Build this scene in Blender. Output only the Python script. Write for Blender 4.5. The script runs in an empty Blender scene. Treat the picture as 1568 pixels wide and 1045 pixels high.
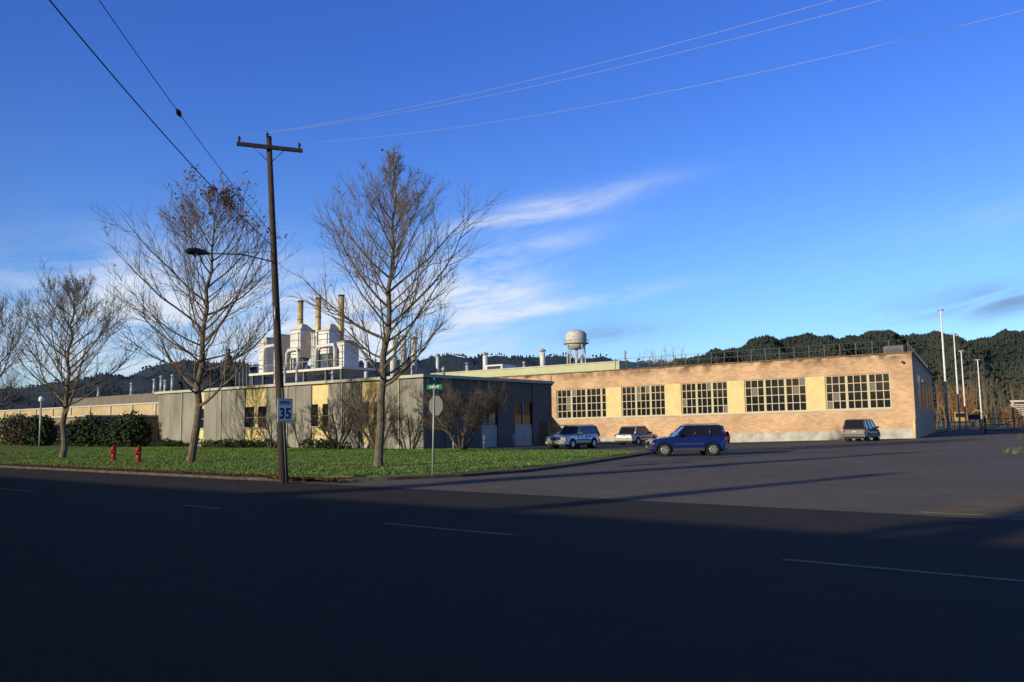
import bpy, math, random
from mathutils import Vector, Matrix
random.seed(7)
R=random.random
def U(a,b): return a+(b-a)*random.random()
scene=bpy.context.scene
scene.view_settings.view_transform='Standard'
scene.view_settings.look='None'
scene.view_settings.exposure=0
# World axes: +X runs along the road (to the right), +Y away from the road towards the buildings.

# ------------------------------------------------------------------ materials
def new_mat(name):
    m=bpy.data.materials.new(name); m.use_nodes=True
    nt=m.node_tree; b=nt.nodes['Principled BSDF']
    return m,nt,b
def mat(name,col,rough=0.8,var=0.0,scale=1.0,bump=0.0,metal=0.0,spec=0.3,col2=None,detail=5.0,bscale=None,coat=0,stretch=None):
    m,nt,b=new_mat(name)
    b.inputs['Base Color'].default_value=(*col,1)
    b.inputs['Roughness'].default_value=rough
    b.inputs['Metallic'].default_value=metal
    b.inputs['Specular IOR Level'].default_value=spec
    b.inputs['Coat Weight'].default_value=coat
    if var>0 or col2 or bump>0:
        tc=nt.nodes.new('ShaderNodeTexCoord')
        n=nt.nodes.new('ShaderNodeTexNoise'); n.inputs['Scale'].default_value=scale; n.inputs['Detail'].default_value=detail
        n.inputs['Roughness'].default_value=0.65
        if stretch:
            mp=nt.nodes.new('ShaderNodeMapping'); mp.inputs['Scale'].default_value=stretch
            nt.links.new(tc.outputs['Object'],mp.inputs['Vector']); nt.links.new(mp.outputs[0],n.inputs['Vector'])
        else: nt.links.new(tc.outputs['Object'],n.inputs['Vector'])
        if var>0 or col2:
            r=nt.nodes.new('ShaderNodeValToRGB')
            c2=col2 if col2 else tuple(c*(1+var) for c in col)
            c1=col if col2 else tuple(c*(1-var) for c in col)
            r.color_ramp.elements[0].position=0.35; r.color_ramp.elements[0].color=(*c1,1)
            r.color_ramp.elements[1].position=0.65; r.color_ramp.elements[1].color=(*c2,1)
            nt.links.new(n.outputs['Fac'],r.inputs['Fac']); nt.links.new(r.outputs['Color'],b.inputs['Base Color'])
        if bump>0:
            n2=n
            if bscale:
                n2=nt.nodes.new('ShaderNodeTexNoise'); n2.inputs['Scale'].default_value=bscale; n2.inputs['Detail'].default_value=4
                nt.links.new(tc.outputs['Object'],n2.inputs['Vector'])
            bp=nt.nodes.new('ShaderNodeBump'); bp.inputs['Strength'].default_value=bump; bp.inputs['Distance'].default_value=0.03
            nt.links.new(n2.outputs['Fac'],bp.inputs['Height']); nt.links.new(bp.outputs['Normal'],b.inputs['Normal'])
    return m
def multi_ground(name,cols,scales,bump=0.4,bs=60,rough=0.9,spec=0.2,stretch=None):
    """large patches x medium x fine grain"""
    m,nt,b=new_mat(name); N=nt.nodes; L=nt.links
    tc=N.new('ShaderNodeTexCoord')
    b.inputs['Roughness'].default_value=rough; b.inputs['Specular IOR Level'].default_value=spec
    mp=N.new('ShaderNodeMapping'); L.new(tc.outputs['Object'],mp.inputs['Vector'])
    if stretch: mp.inputs['Scale'].default_value=stretch
    def noise(s,d=4,raw=False):
        n=N.new('ShaderNodeTexNoise'); n.inputs['Scale'].default_value=s; n.inputs['Detail'].default_value=d; n.inputs['Roughness'].default_value=0.7
        L.new(tc.outputs['Object'] if raw else mp.outputs[0],n.inputs['Vector']); return n
    c=None
    for i,s in enumerate(scales):
        n=noise(s,raw=i>1)
        r=N.new('ShaderNodeMapRange'); r.inputs['From Min'].default_value=.4; r.inputs['From Max'].default_value=.6
        L.new(n.outputs['Fac'],r.inputs['Value'])
        mx=N.new('ShaderNodeMix'); mx.data_type='RGBA'
        L.new(r.outputs['Result'],mx.inputs['Factor'])
        if c is None: mx.inputs['A'].default_value=(*cols[0],1)
        else:
            L.new(c,mx.inputs['A'])
            mm=N.new('ShaderNodeMath'); mm.operation='MULTIPLY'; mm.inputs[1].default_value=0.55
            L.new(r.outputs['Result'],mm.inputs[0]); L.new(mm.outputs[0],mx.inputs['Factor'])
        mx.inputs['B'].default_value=(*cols[i+1],1)
        c=mx.outputs['Result']
    L.new(c,b.inputs['Base Color'])
    n=noise(bs,2,True); bp=N.new('ShaderNodeBump'); bp.inputs['Strength'].default_value=bump; bp.inputs['Distance'].default_value=0.02
    L.new(n.outputs['Fac'],bp.inputs['Height']); L.new(bp.outputs['Normal'],b.inputs['Normal'])
    return m

M={}
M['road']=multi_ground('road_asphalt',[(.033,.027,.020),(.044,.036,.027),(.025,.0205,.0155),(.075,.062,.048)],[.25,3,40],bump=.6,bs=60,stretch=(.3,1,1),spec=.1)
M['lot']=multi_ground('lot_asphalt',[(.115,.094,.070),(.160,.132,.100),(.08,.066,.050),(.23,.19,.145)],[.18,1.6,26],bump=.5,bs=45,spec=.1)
M['ground']=multi_ground('field_ground',[(.07,.08,.035),(.12,.1,.06),(.05,.06,.03)],[.02,.4],bump=.3,bs=5)
M['grass']=multi_ground('grass_lawn',[(.10,.17,.022),(.135,.20,.03),(.06,.11,.016),(.17,.20,.04)],[.3,1.5,18],bump=1,bs=30)
M['blade']=mat('grass_blade',(.085,.17,.018),.7,col2=(.15,.23,.035),scale=.7)
M['dirt']=multi_ground('verge_dirt',[(.13,.095,.055),(.2,.15,.09),(.07,.08,.035),(.26,.15,.06)],[.8,4,30],bump=.8,bs=40)
M['kerb']=mat('kerb_concrete',(.075,.065,.05),.9,var=.45,scale=2,bump=.3)
M['yellowline']=mat('worn_yellow_paint',(.26,.19,.07),.7,col2=(.06,.052,.04),scale=9)
M['leaf']=mat('brown_leaf',(.20,.08,.03),.8,var=.4,scale=3)
M['bark']=mat('bark',(.125,.10,.07),.9,var=.4,scale=6,bump=.5)
M['barkdark']=mat('bark_dark',(.10,.08,.06),.9,var=.35,scale=6)
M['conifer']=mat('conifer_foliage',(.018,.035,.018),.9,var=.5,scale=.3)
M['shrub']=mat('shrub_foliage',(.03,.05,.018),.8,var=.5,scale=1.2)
M['shrubbrown']=mat('brown_shrub_foliage',(.06,.05,.03),.8,var=.5,scale=1.2)
M['polewood']=mat('pole_wood',(.05,.038,.03),.9,var=.4,scale=4,bump=.4,stretch=(4,4,.5))
M['dark']=mat('black_metal',(.02,.02,.02),.5)
M['steel']=mat('galvanised_steel',(.36,.36,.36),.5,var=.15,scale=5,metal=.3)
M['white']=mat('white_paint',(.72,.72,.70),.6,var=.08,scale=2)
M['glass']=mat('window_glass',(.012,.014,.018),.08,spec=.6)
M['concrete']=mat('grey_panel',(.225,.212,.178),.85,var=.22,scale=.7,bump=.2,stretch=(1,1,.35))
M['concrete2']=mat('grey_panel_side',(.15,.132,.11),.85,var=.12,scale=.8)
M['cream']=mat('cream_panel',(.64,.51,.24),.75,var=.10,scale=1.5)
M['pale']=mat('pale_green_panel',(.44,.46,.28),.8,var=.08,scale=1)
M['base']=mat('foundation_concrete',(.40,.385,.345),.85,var=.25,scale=1.0)
M['fascia']=mat('fascia_paint',(.45,.43,.37),.7,var=.1,scale=1)
M['muntin']=mat('window_frame_paint',(.52,.44,.28),.7)
M['roof']=mat('flat_roof',(.16,.155,.15),.95,var=.2,scale=.4)
M['beige']=mat('beige_wall',(.42,.32,.18),.8,var=.2,scale=.5)
M['annex']=mat('brown_wall',(.24,.18,.11),.8,var=.2,scale=.5)
M['green']=mat('green_sign',(.0,.13,.06),.5)
M['red']=mat('red_paint',(.28,.02,.02),.5,var=.2,scale=9)
M['signwhite']=mat('sign_white',(.78,.78,.76),.5)
M['signback']=mat('sign_back_metal',(.13,.13,.125),.6,metal=.2)
M['tank']=mat('water_tank_paint',(.40,.39,.36),.6,col2=(.6,.59,.56),scale=.7)
M['stack']=mat('stack_steel',(.50,.36,.17),.5,var=.3,scale=1.0,metal=.2)
M['plantwhite']=mat('dust_collector_paint',(.60,.60,.58),.5,var=.15,scale=.9)
M['plantgrey']=mat('plant_grey',(.12,.12,.12),.7,var=.2,scale=.9)
M['rust']=mat('rust_stain',(.16,.10,.06),.9,var=.4,scale=2)

def brickmat():
    m,nt,b=new_mat('tan_brick'); N=nt.nodes; L=nt.links
    tc=N.new('ShaderNodeTexCoord'); sx=N.new('ShaderNodeSeparateXYZ'); cx=N.new('ShaderNodeCombineXYZ')
    L.new(tc.outputs['Object'],sx.inputs[0])
    ad=N.new('ShaderNodeMath'); ad.operation='ADD'; L.new(sx.outputs['X'],ad.inputs[0]); L.new(sx.outputs['Y'],ad.inputs[1])
    L.new(ad.outputs[0],cx.inputs['X']); L.new(sx.outputs['Z'],cx.inputs['Y'])
    br=N.new('ShaderNodeTexBrick'); L.new(cx.outputs[0],br.inputs['Vector'])
    br.inputs['Scale'].default_value=1; br.inputs['Brick Width'].default_value=.5; br.inputs['Row Height'].default_value=.16
    br.inputs['Mortar Size'].default_value=.016; br.inputs['Bias'].default_value=0
    br.inputs['Color1'].default_value=(.45,.255,.135,1); br.inputs['Color2'].default_value=(.57,.365,.21,1); br.inputs['Mortar'].default_value=(.48,.38,.27,1)
    n=N.new('ShaderNodeTexNoise'); n.inputs['Scale'].default_value=.5; n.inputs['Detail'].default_value=6; L.new(tc.outputs['Object'],n.inputs['Vector'])
    r=N.new('ShaderNodeMapRange'); r.inputs['From Min'].default_value=.3; r.inputs['From Max'].default_value=.7; r.inputs['To Min'].default_value=.8; r.inputs['To Max'].default_value=1.15
    L.new(n.outputs['Fac'],r.inputs['Value'])
    n3=N.new('ShaderNodeTexNoise'); n3.inputs['Scale'].default_value=.8; n3.inputs['Detail'].default_value=6
    L.new(cx.outputs[0],n3.inputs['Vector'])
    zr=N.new('ShaderNodeMapRange'); zr.inputs['From Min'].default_value=6.7; zr.inputs['From Max'].default_value=7.7; L.new(sx.outputs['Z'],zr.inputs['Value'])
    mu=N.new('ShaderNodeMath'); mu.operation='MULTIPLY'; L.new(zr.outputs['Result'],mu.inputs[0]); 
    r3=N.new('ShaderNodeMapRange'); r3.inputs['From Min'].default_value=.42; r3.inputs['From Max'].default_value=.6; r3.inputs['To Max'].default_value=.8; L.new(n3.outputs['Fac'],r3.inputs['Value'])
    L.new(r3.outputs['Result'],mu.inputs[1])
    sb=N.new('ShaderNodeMath'); sb.operation='SUBTRACT'; L.new(r.outputs['Result'],sb.inputs[0]); L.new(mu.outputs[0],sb.inputs[1])
    mx=N.new('ShaderNodeVectorMath'); mx.operation='SCALE'; L.new(br.outputs['Color'],mx.inputs[0]); L.new(sb.outputs[0],mx.inputs['Scale'])
    L.new(mx.outputs['Vector'],b.inputs['Base Color']); b.inputs['Roughness'].default_value=.9
    return m
M['brick']=brickmat()

# ------------------------------------------------------------------ builders
def make_obj(name,verts,faces,material,parent=None,smooth=False):
    me=bpy.data.meshes.new(name); me.from_pydata(verts,[],faces); me.update()
    if isinstance(material,(list,tuple)):
        for x in material: me.materials.append(x)
    else: me.materials.append(material)
    if smooth:
        me.polygons.foreach_set('use_smooth',[True]*len(me.polygons))
    o=bpy.data.objects.new(name,me); scene.collection.objects.link(o)
    if parent: o.parent=parent
    return o
class Asm:
    def __init__(s,name,loc=(0,0,0),rot=0):
        s.e=bpy.data.objects.new(name,None); scene.collection.objects.link(s.e)
        s.e.location=loc; s.e.rotation_euler=(0,0,rot); s.e.empty_display_size=.2; s.parts={}
    def p(s,part,material):
        if part not in s.parts: s.parts[part]=[[],[],material,False,0]
        return s.parts[part]
    def add(s,part,material,vs,fs,smooth=False):
        q=s.p(part,material); o=len(q[0]); q[0].extend(vs); q[1].extend([tuple(i+o for i in f) for f in fs])
        if smooth: q[3]=True
    def box(s,part,material,x0,x1,y0,y1,z0,z1):
        vs=[(x,y,z) for z in(z0,z1) for y in(y0,y1) for x in(x0,x1)]
        s.add(part,material,vs,[(0,2,3,1),(4,5,7,6),(0,1,5,4),(2,6,7,3),(0,4,6,2),(1,3,7,5)])
    def prism(s,part,material,poly,z0,z1):
        n=len(poly)
        z0f=z0 if callable(z0) else (lambda x,y:z0); z1f=z1 if callable(z1) else (lambda x,y:z1)
        vs=[(x,y,z0f(x,y)) for x,y in poly]+[(x,y,z1f(x,y)) for x,y in poly]
        s.add(part,material,vs,[tuple(range(n-1,-1,-1)),tuple(range(n,2*n))]+[(i,(i+1)%n,n+(i+1)%n,n+i) for i in range(n)])
    def tube(s,part,material,pts,rad,sides=8,smooth=True,cap=True):
        if not hasattr(rad,'__len__'): rad=[rad]*len(pts)
        vs,fs=tube_geo(pts,rad,sides,cap); s.add(part,material,vs,fs,smooth)
    def done(s,bevel={}):
        for k,(v,f,m,sm_,_) in s.parts.items():
            o=make_obj(k,v,f,m,s.e,False)
            if sm_:
                for p in o.data.polygons: p.use_smooth=len(p.vertices)==4
            if k in bevel:
                b=o.modifiers.new('bevel','BEVEL'); b.width=bevel[k]; b.segments=2; b.limit_method='ANGLE'; b.angle_limit=math.radians(25)
        return s.e
def tube_geo(pts,rad,sides,cap=True):
    vs=[];fs=[];n=len(pts); P=[Vector(p) for p in pts]
    for i in range(n):
        d=(P[min(i+1,n-1)]-P[max(i-1,0)])
        if d.length<1e-9: d=Vector((0,0,1))
        d.normalize()
        a=Vector((1,0,0)) if abs(d.x)<.8 else Vector((0,1,0))
        u=d.cross(a).normalized(); w=d.cross(u)
        for k in range(sides):
            t=2*math.pi*k/sides; q=P[i]+(u*math.cos(t)+w*math.sin(t))*rad[i]; vs.append(tuple(q))
    for i in range(n-1):
        for k in range(sides):
            k2=(k+1)%sides
            fs.append((i*sides+k,(i+1)*sides+k,(i+1)*sides+k2,i*sides+k2))
    if cap:
        fs.append(tuple(range(sides))); fs.append(tuple(range((n-1)*sides+sides-1,(n-1)*sides-1,-1)))
    return vs,fs

def clamp(t): return max(0,min(1,t))
def sm(t): t=clamp(t); return t*t*(3-2*t)
def zg(x,y):
    if y>140: return -1.0*clamp((-17-x)/40)*clamp((400-y)/200)
    return -1.0*clamp((-17-x)/40)*sm((y-50)/32)
def sheet(name,xs,ys,dz,material,zf=zg):
    vs=[(x,y,zf(x,y)+dz) for y in ys for x in xs]; nx=len(xs)
    fs=[(j*nx+i,j*nx+i+1,(j+1)*nx+i+1,(j+1)*nx+i) for j in range(len(ys)-1) for i in range(nx-1)]
    return make_obj(name,vs,fs,material)
def lin(a,b,n): return [a+(b-a)*i/n for i in range(n+1)]

# ------------------------------------------------------------------ ground
gx=[-6000,-3000,-1500,-800,-400]+lin(-200,60,65)+[120,300,800,2000,6000]
gy=[-6000,-2000,-600,-200,-60]+lin(-20,180,50)+[250,400,600,1000,2000,6000]
sheet('ground',gx,gy,-.012,M['ground'])
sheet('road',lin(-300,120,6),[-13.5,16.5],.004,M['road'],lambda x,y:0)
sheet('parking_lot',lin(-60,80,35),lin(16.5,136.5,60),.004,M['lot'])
A=Asm('road_marking')
for a,b in [(-46,-43),(-38,-35.5),(-28.5,-25.6),(-17.6,-16.2),(-11.1,-8.1),(-3.8,-.4),(4,7)]:
    A.add('centre_dash',M['yellowline'],[(a,10.36,.0085),(b,10.36,.0085),(b,10.47,.0085),(a,10.47,.0085)],[(0,1,2,3)])
A.done()
lawn=[(-300,17.3),(-26,17.3),(-22.6,17.9),(-20.6,19.2),(-19.3,21.3),(-18.9,24),(-19.6,28),(-20.6,32),(-21.8,37),(-23,41.2),(-24.2,42.8),(-26.5,43.4),(-40,43.4),(-40,46),(-300,60)]
def lawnmesh():
    A=Asm('grass'); 
    A.prism('lawn',M['grass'],lawn,-.3,.10)
    vs=[];fs=[]
    def inside(x,y):
        c=False;n=len(lawn)
        for i in range(n):
            x1,y1=lawn[i];x2,y2=lawn[(i+1)%n]
            if (y1>y)!=(y2>y) and x<(x2-x1)*(y-y1)/(y2-y1)+x1: c=not c
        return c
    cnt=0
    while cnt<70000:
        x=U(-75,-18);y=17.3+25.5*R()**1.2
        if not inside(x,y): continue
        cnt+=1
        h=U(.03,.07)*(1.5 if R()<.04 else 1); w=U(.012,.03); a=U(0,6.28); dx,dy=math.cos(a)*w,math.sin(a)*w
        lx,ly=U(-.04,.04),U(-.04,.04); o=len(vs)
        vs+= [(x-dx,y-dy,.095),(x+dx,y+dy,.095),(x+lx,y+ly,.10+h)]; fs.append((o,o+1,o+2))
    A.add('blades',M['blade'],vs,fs); A.done()
lawnmesh()
sheet('verge',lin(-300,-22,40),[16.75,17.3],.06,M['dirt'],lambda x,y:0)
K=Asm('kerb')
kl=[(-300,16.5),(-25,16.5),(-21.5,17.1),(-19.6,18.6),(-18.5,21),(-18.1,24),(-18.8,28),(-19.8,32),(-21,37),(-22.3,41.4),(-23.6,43.4),(-26.4,44.1),(-40,44.1)]
def off(poly,d):
    out=[]
    for i,p in enumerate(poly):
        a=Vector(poly[max(0,i-1)]);b=Vector(poly[min(len(poly)-1,i+1)]);t=(b-a).normalized(); nrm=Vector((-t.y,t.x)); q=Vector(p)+nrm*d; out.append((q.x,q.y))
    return out
ki=off(kl,.2)
for i in range(len(kl)-1):
    K.prism('kerbstone',M['kerb'],[kl[i],kl[i+1],ki[i+1],ki[i]],-.1,.10)
k2=off(kl,.85)
for i in range(len(kl)-1):
    K.prism('verge_infill',M['dirt'],[ki[i],ki[i+1],k2[i+1],k2[i]],-.1,.085)
K.done()
D=Asm('dirt_verge')
pp=[(-3.6,17.0),(12,17.0),(14,26),(2,26),(-1.6,23.5),(-3.2,20)]
D.prism('dirt',M['dirt'],pp,-.2,.012)
pp2=[(-6.5,64),(-3,48),(10,40),(60,40),(60,140),(-9,140),(-8.5,100)]
D.prism('dirt_bank',M['dirt'],pp2,-.3,.03)
D.done()
def tufts(name,areas,material):
    vs=[];fs=[]
    for (x0,x1,y0,y1,n,h0,h1) in areas:
        for _ in range(n):
            cx,cy=U(x0,x1),U(y0,y1); z=zg(cx,cy)
            for b in range(7):
                x=cx+U(-.12,.12);y=cy+U(-.12,.12);h=U(h0,h1);a=U(0,6.28);w=.012;o=len(vs)
                vs+=[(x-w*math.cos(a),y-w*math.sin(a),z),(x+w*math.cos(a),y+w*math.sin(a),z),(x+U(-.1,.1),y+U(-.1,.1),z+h)];fs.append((o,o+1,o+2))
    return make_obj(name,vs,fs,material)
M['drygrass']=mat('dry_grass',(.13,.14,.05),.9,var=.4,scale=1)
tufts('rough_grass',[(-1.5,10,19,25,700,.02,.06),(-6,8,45,75,900,.1,.35),(-9,10,75,135,1200,.2,.6)],M['drygrass'])
# fallen leaves
vs=[];fs=[]
for _ in range(8000):
    if R()<.7: x=-20-52*R()**1.3;y=16.62+abs(random.gauss(0,.38)); z=.12
    else:
        tx=random.choice([-65.5,-52,-38.5,-25.3]); x=random.gauss(tx,4); y=random.gauss(22,3.5); z=.15
        if y<16.5: z=.02
        if x>-21: continue
    s=U(.03,.075);a=U(0,6.28);o=len(vs)
    c,d=math.cos(a)*s,math.sin(a)*s
    vs+=[(x-c,y-d,z),(x+d,y-c,z+U(0,.04)),(x+c,y+d,z+U(0,.03)),(x-d,y+c,z+U(0,.04))];fs.append((o,o+1,o+2,o+3))
make_obj('fallen_leaves',vs,fs,M['leaf'])
# a little loose gravel along the edge where the lot meets the road
vs=[];fs=[]
for _ in range(1500):
    x=U(-18,8); y=16.6+abs(random.gauss(0,.8))
    s=U(.006,.016);a=U(0,6.28);o=len(vs);c,d=math.cos(a)*s,math.sin(a)*s
    vs+=[(x-c,y-d,.006),(x+d,y-c,.006),(x+c,y+d,.006),(x-d,y+c,.006),(x,y,.006+s*.5)]
    fs+=[(o,o+1,o+4),(o+1,o+2,o+4),(o+2,o+3,o+4),(o+3,o,o+4)]
make_obj('gravel',vs,fs,mat('gravel_stone',(.13,.11,.085),.9,var=.4,scale=5))

# ------------------------------------------------------------------ brick building
XL,XR,YF=-118,-16.85,81.0
B=Asm('brick_building')
def lerpz(l,r): return lambda x: l+(r-l)*clamp((x+57.2)/40.4)
zwb=lerpz(2.3,2.78); zwt=lerpz(5.75,6.02); ztop=lerpz(7.65,7.7); zb=lerpz(-.12,.85)
wins=[(-56.2,-49.3),(-47.3,-41.8),(-39.9,-34.6),(-32.8,-26.5),(-24.7,-18.8)]
def slab(part,material,x0,x1,y0,y1,fz0,fz1):
    vs=[(x,y,f(x)) for f in(fz0,fz1) for y in(y0,y1) for x in(x0,x1)]
    B.add(part,material,vs,[(0,2,3,1),(4,5,7,6),(0,1,5,4),(2,6,7,3),(0,4,6,2),(1,3,7,5)])
T=.4
for a,b in ((XL,-57.2),(-57.2,XR)):
    slab('walls',M['brick'],a,b,YF,YF+T,lambda x:zb(x)-.0,zwb)
    slab('walls',M['brick'],a,b,YF,YF+T,zwt,ztop)
    slab('foundation',M['base'],a,b+(.06 if b==XR else 0),YF-.06,YF+T,lambda x:-2,zb)
    slab('coping',M['rust'],a,b+(.08 if b==XR else 0),YF-.08,YF+T+.05,ztop,lambda x:ztop(x)+.14)
slab('walls',M['brick'],XL,-56.2,YF,YF+T,zwb,zwt)
slab('walls',M['brick'],-18.8,XR,YF,YF+T,zwb,zwt)
for a,b in [(-49.3,-47.3),(-41.8,-39.9),(-34.6,-32.8),(-26.5,-24.7)]:
    slab('cream_panels',M['cream'],a,b,YF+.03,YF+T,zwb,zwt)
slab('sill',M['fascia'],-56.4,-18.6,YF-.07,YF,lambda x:zwb(x)-.14,zwb)
blind=mat('window_blind',(.16,.15,.12),.8)
for a,b in wins:
    slab('window_glass',M['glass'],a,b,YF+.22,YF+.26,zwb,zwt)
    n=9 if b-a<6.5 else 10
    for i in range(n+1):
        x=a+(b-a)*i/n; w=.12 if (i%3==0 or i==n) else .04
        slab('window_frames',M['muntin'],max(a,x-w),min(b,x+w),YF+.14,YF+.21,zwb,zwt)
    for j in range(5):
        t=j/4; w=.09 if j in(0,4) else .035
        f=lambda x,t=t: zwb(x)+(zwt(x)-zwb(x))*t
        lo=lambda x,f=f,w=w: max(f(x)-w,zwb(x)); hi=lambda x,f=f,w=w: min(f(x)+w,zwt(x))
        slab('window_rails',M['muntin'],a,b,YF+.12,YF+.138,lo,hi)
    for _ in range(3):
        i=random.randrange(n); j=random.randrange(4)
        x0=a+(b-a)*i/n+.04; x1=a+(b-a)*(i+1)/n-.04
        z0=zwb(x0)+(zwt(x0)-zwb(x0))*j/4+.04; z1=zwb(x0)+(zwt(x0)-zwb(x0))*(j+1)/4-.04
        B.box('window_blinds',blind,x0,x1,YF+.205,YF+.215,z0,z1)
side=[(XR,YF+T),(-23.6,124.7),(-24.0,124.7),(XR-.4,YF+T)]
B.prism('side_wall',M['brick'],side,-2,7.7)
B.prism('side_coping',M['rust'],[(XR+.08,YF+T+.05),(-23.5,124.8),(-24.1,124.8),(XR-.45,YF+T+.05)],7.7,7.84)
for t in (.12,.3,.48,.66,.84):
    x=XR+(-23.6-XR)*t; y=YF+T+(124.7-YF-T)*t; d=Vector((-23.6-XR,124.7-YF-T)).normalized(); nn=Vector((d.y,-d.x))
    p=[(x+nn.x*.03,y+nn.y*.03),(x+nn.x*.03+d.x*4.5,y+nn.y*.03+d.y*4.5),(x-nn.x*.05+d.x*4.5,y-nn.y*.05+d.y*4.5),(x-nn.x*.05,y-nn.y*.05)]
    B.prism('side_windows',M['glass'],p,2.8,6)
B.prism('roof',M['roof'],[(XL,YF+T),(XR-.45,YF+T),(-24.1,124.7),(XL,124.7)],7.3,7.45)
B.box('back_wall',M['brick'],XL,-23.6,124.7,125,-2,7.7)
B.box('upper_storey',M['pale'],-112,-48.6,83,110,7.4,8.8)
B.box('upper_roof_edge',M['fascia'],-112.1,-48.5,82.9,110.1,8.8,8.95)
def rail(x0,y0,x1,y1,n):
    for i in range(n+1):
        t=i/n; x=x0+(x1-x0)*t;y=y0+(y1-y0)*t
        B.box('railing',M['plantgrey'],x-.028,x+.028,y-.028,y+.028,7.5,9.05)
    for z in (9.03,8.45):
        B.tube('railing_bars',M['plantgrey'],[(x0,y0,z),(x1,y1,z)],.02,5)
rail(-48.3,81.6,-17.4,81.6,21); rail(-17.4,81.6,-23.9,124,16)
B.tube('wall_lamp',M['dark'],[(-17.6,80.95,6.9),(-17.6,80.6,6.9)],.12,8)
B.tube('wall_lamp',M['dark'],[(-56.9,80.95,6.5),(-56.9,80.6,6.5)],.12,8)
B.tube('corner_bollard',M['cream'],[(-16.9,80.6,-.2),(-16.9,80.6,1.7)],.12,8)
B.box('downspout',M['fascia'],-57.06,-56.94,80.86,80.995,0,7.5)
B.done()
def vent(x,y,z0,z1,r,m='plantwhite'):
    A=Asm('roof_vent')
    A.tube('pipe',M[m],[(x,y,z0),(x,y,z1)],r,12)
    A.tube('cap',M['steel'],[(x,y,z1+.12),(x,y,z1+.3),(x,y,z1+.5)],[r*1.35,r*1.3,.05],12)
    A.tube('cap_stays',M['steel'],[(x,y,z1-.1),(x,y,z1+.2)],r*.5,6)
    A.tube('collar',M['steel'],[(x,y,z0),(x,y,z0+.35)],r*1.3,12)
    A.done()
vent(-74.7,90,8.9,11.6,.36); vent(-64.6,90,8.9,11.4,.36)
for s,zt in ((-93.5,15.2),(-91.3,15.4),(-89,15.0)): vent(s,90,8.9,zt,.5)
vent(-84,90,8.9,12,.25); vent(-49.5,86,7.4,9.9,.12,'steel'); vent(-102,92,8.9,12.5,.3)
vent(-80,92,8.9,10.6,.3); vent(-70,93,8.9,10.2,.2,'steel'); vent(-57,88,8.9,10.0,.2,'steel')
A=Asm('rooftop_hvac_unit'); A.box('body',M['plantgrey'],-20.4,-18.6,86,88,7.45,8.9); A.box('louvre',M['dark'],-20.2,-18.8,85.96,85.99,7.7,8.6); A.done()
A=Asm('rooftop_hvac_unit'); A.box('body',M['plantwhite'],-73,-70,88,91,8.95,10.0); A.box('louvre',M['dark'],-72.7,-70.3,87.96,87.99,9.2,9.8); A.done()

# ------------------------------------------------------------------ grey office building
G=Asm('grey_office_building')
gx0,gx1,gy0,gy1=-76.2,-40.6,42.0,57.5; H=5.15
bays=[(-69.6,-68.3),(-62.0,-58.9),(-53.0,-50.9),(-47.1,-45.0)]
edges=[gx0]+[v for b in bays for v in b]+[gx1]
for i in range(0,len(edges),2):
    a,b=edges[i],edges[i+1]
    n=max(1,round((b-a)/2.2)); 
    for j in range(n):
        x0=a+(b-a)*j/n+(.0 if j==0 else .02); x1=a+(b-a)*(j+1)/n-(.0 if j==n-1 else .02)
        G.box('panels',M['concrete'],x0,x1,gy0,gy0+.25,-.3,H-.0)
G.box('backing',M['concrete2'],gx0+.02,gx1-.3,gy0+.25,gy0+.35,-.3,H)
for a,b in bays:
    G.box('cream_infill',M['cream'],a,b,gy0+.1,gy0+.245,.5,1.75)
    G.box('cream_infill',M['cream'],a,b,gy0+.1,gy0+.245,3.55,H)
    G.box('bay_base',M['base'],a,b,gy0+.06,gy0+.245,-.2,.5)
    G.box('glass',M['glass'],a,b,gy0+.2,gy0+.24,1.75,3.55)
    m=(a+b)/2
    if b-a>2:
        G.box('mullion',M['cream'],m-.28,m+.28,gy0+.08,gy0+.19,1.75,3.55)
    G.box('sill',M['fascia'],a-.02,b+.02,gy0-.05,gy0+.095,1.70,1.80)
    G.box('window_bar',M['steel'],a,b,gy0+.16,gy0+.19,2.6,2.66)
ys=[42,44.2,46.2,48.4,50.4,52.6,55,57.5]
for i in range(len(ys)-1):
    if i in(3,5):
        G.box('side_infill',M['fascia'],gx1-.25,gx1-.1,ys[i],ys[i+1],-.3,1.7)
        G.box('side_glass',M['glass'],gx1-.25,gx1-.15,ys[i],ys[i+1],1.7,3.5)
        G.box('side_mullion',M['fascia'],gx1-.14,gx1-.08,(ys[i]+ys[i+1])/2-.05,(ys[i]+ys[i+1])/2+.05,1.7,3.5)
        G.box('side_upper',M['concrete2'],gx1-.25,gx1-.06,ys[i],ys[i+1],3.5,H)
    else:
        G.box('side_panels',M['concrete2'],gx1-.25,gx1,ys[i]+.02+(.24 if i==0 else 0),ys[i+1]-.02,-.5,H)
G.box('side_backing',M['concrete2'],gx1-.35,gx1-.26,gy0+.4,gy1,-1,H)
G.box('west_wall',M['concrete2'],gx0,gx0+.25,gy0+.4,gy1,-1,H)
G.box('back_wall',M['concrete2'],gx0,gx1,gy1,gy1+.25,-1,H)
G.box('fascia',M['fascia'],gx0-.3,gx1+.3,gy0-.3,gy1+.3,H,H+.2)
G.box('roof',M['roof'],gx0-.25,gx1+.25,gy0-.25,gy1+.25,H+.2,H+.23)
G.box('side_door',M['dark'],gx1-.02,gx1+.03,56,57,-.2,2.0)
for x in (-72,-65.5,-56,-49.2,-43): G.box('downspout',M['fascia'],x-.04,x+.04,gy0-.09,gy0-.005,0,H)
G.done()
A=Asm('stair_railing')
for y in (56,57.2,58.4): A.tube('post',M['cream'],[(-39.6,y,-.4),(-39.6,y,1.6)],.04,6)
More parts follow.
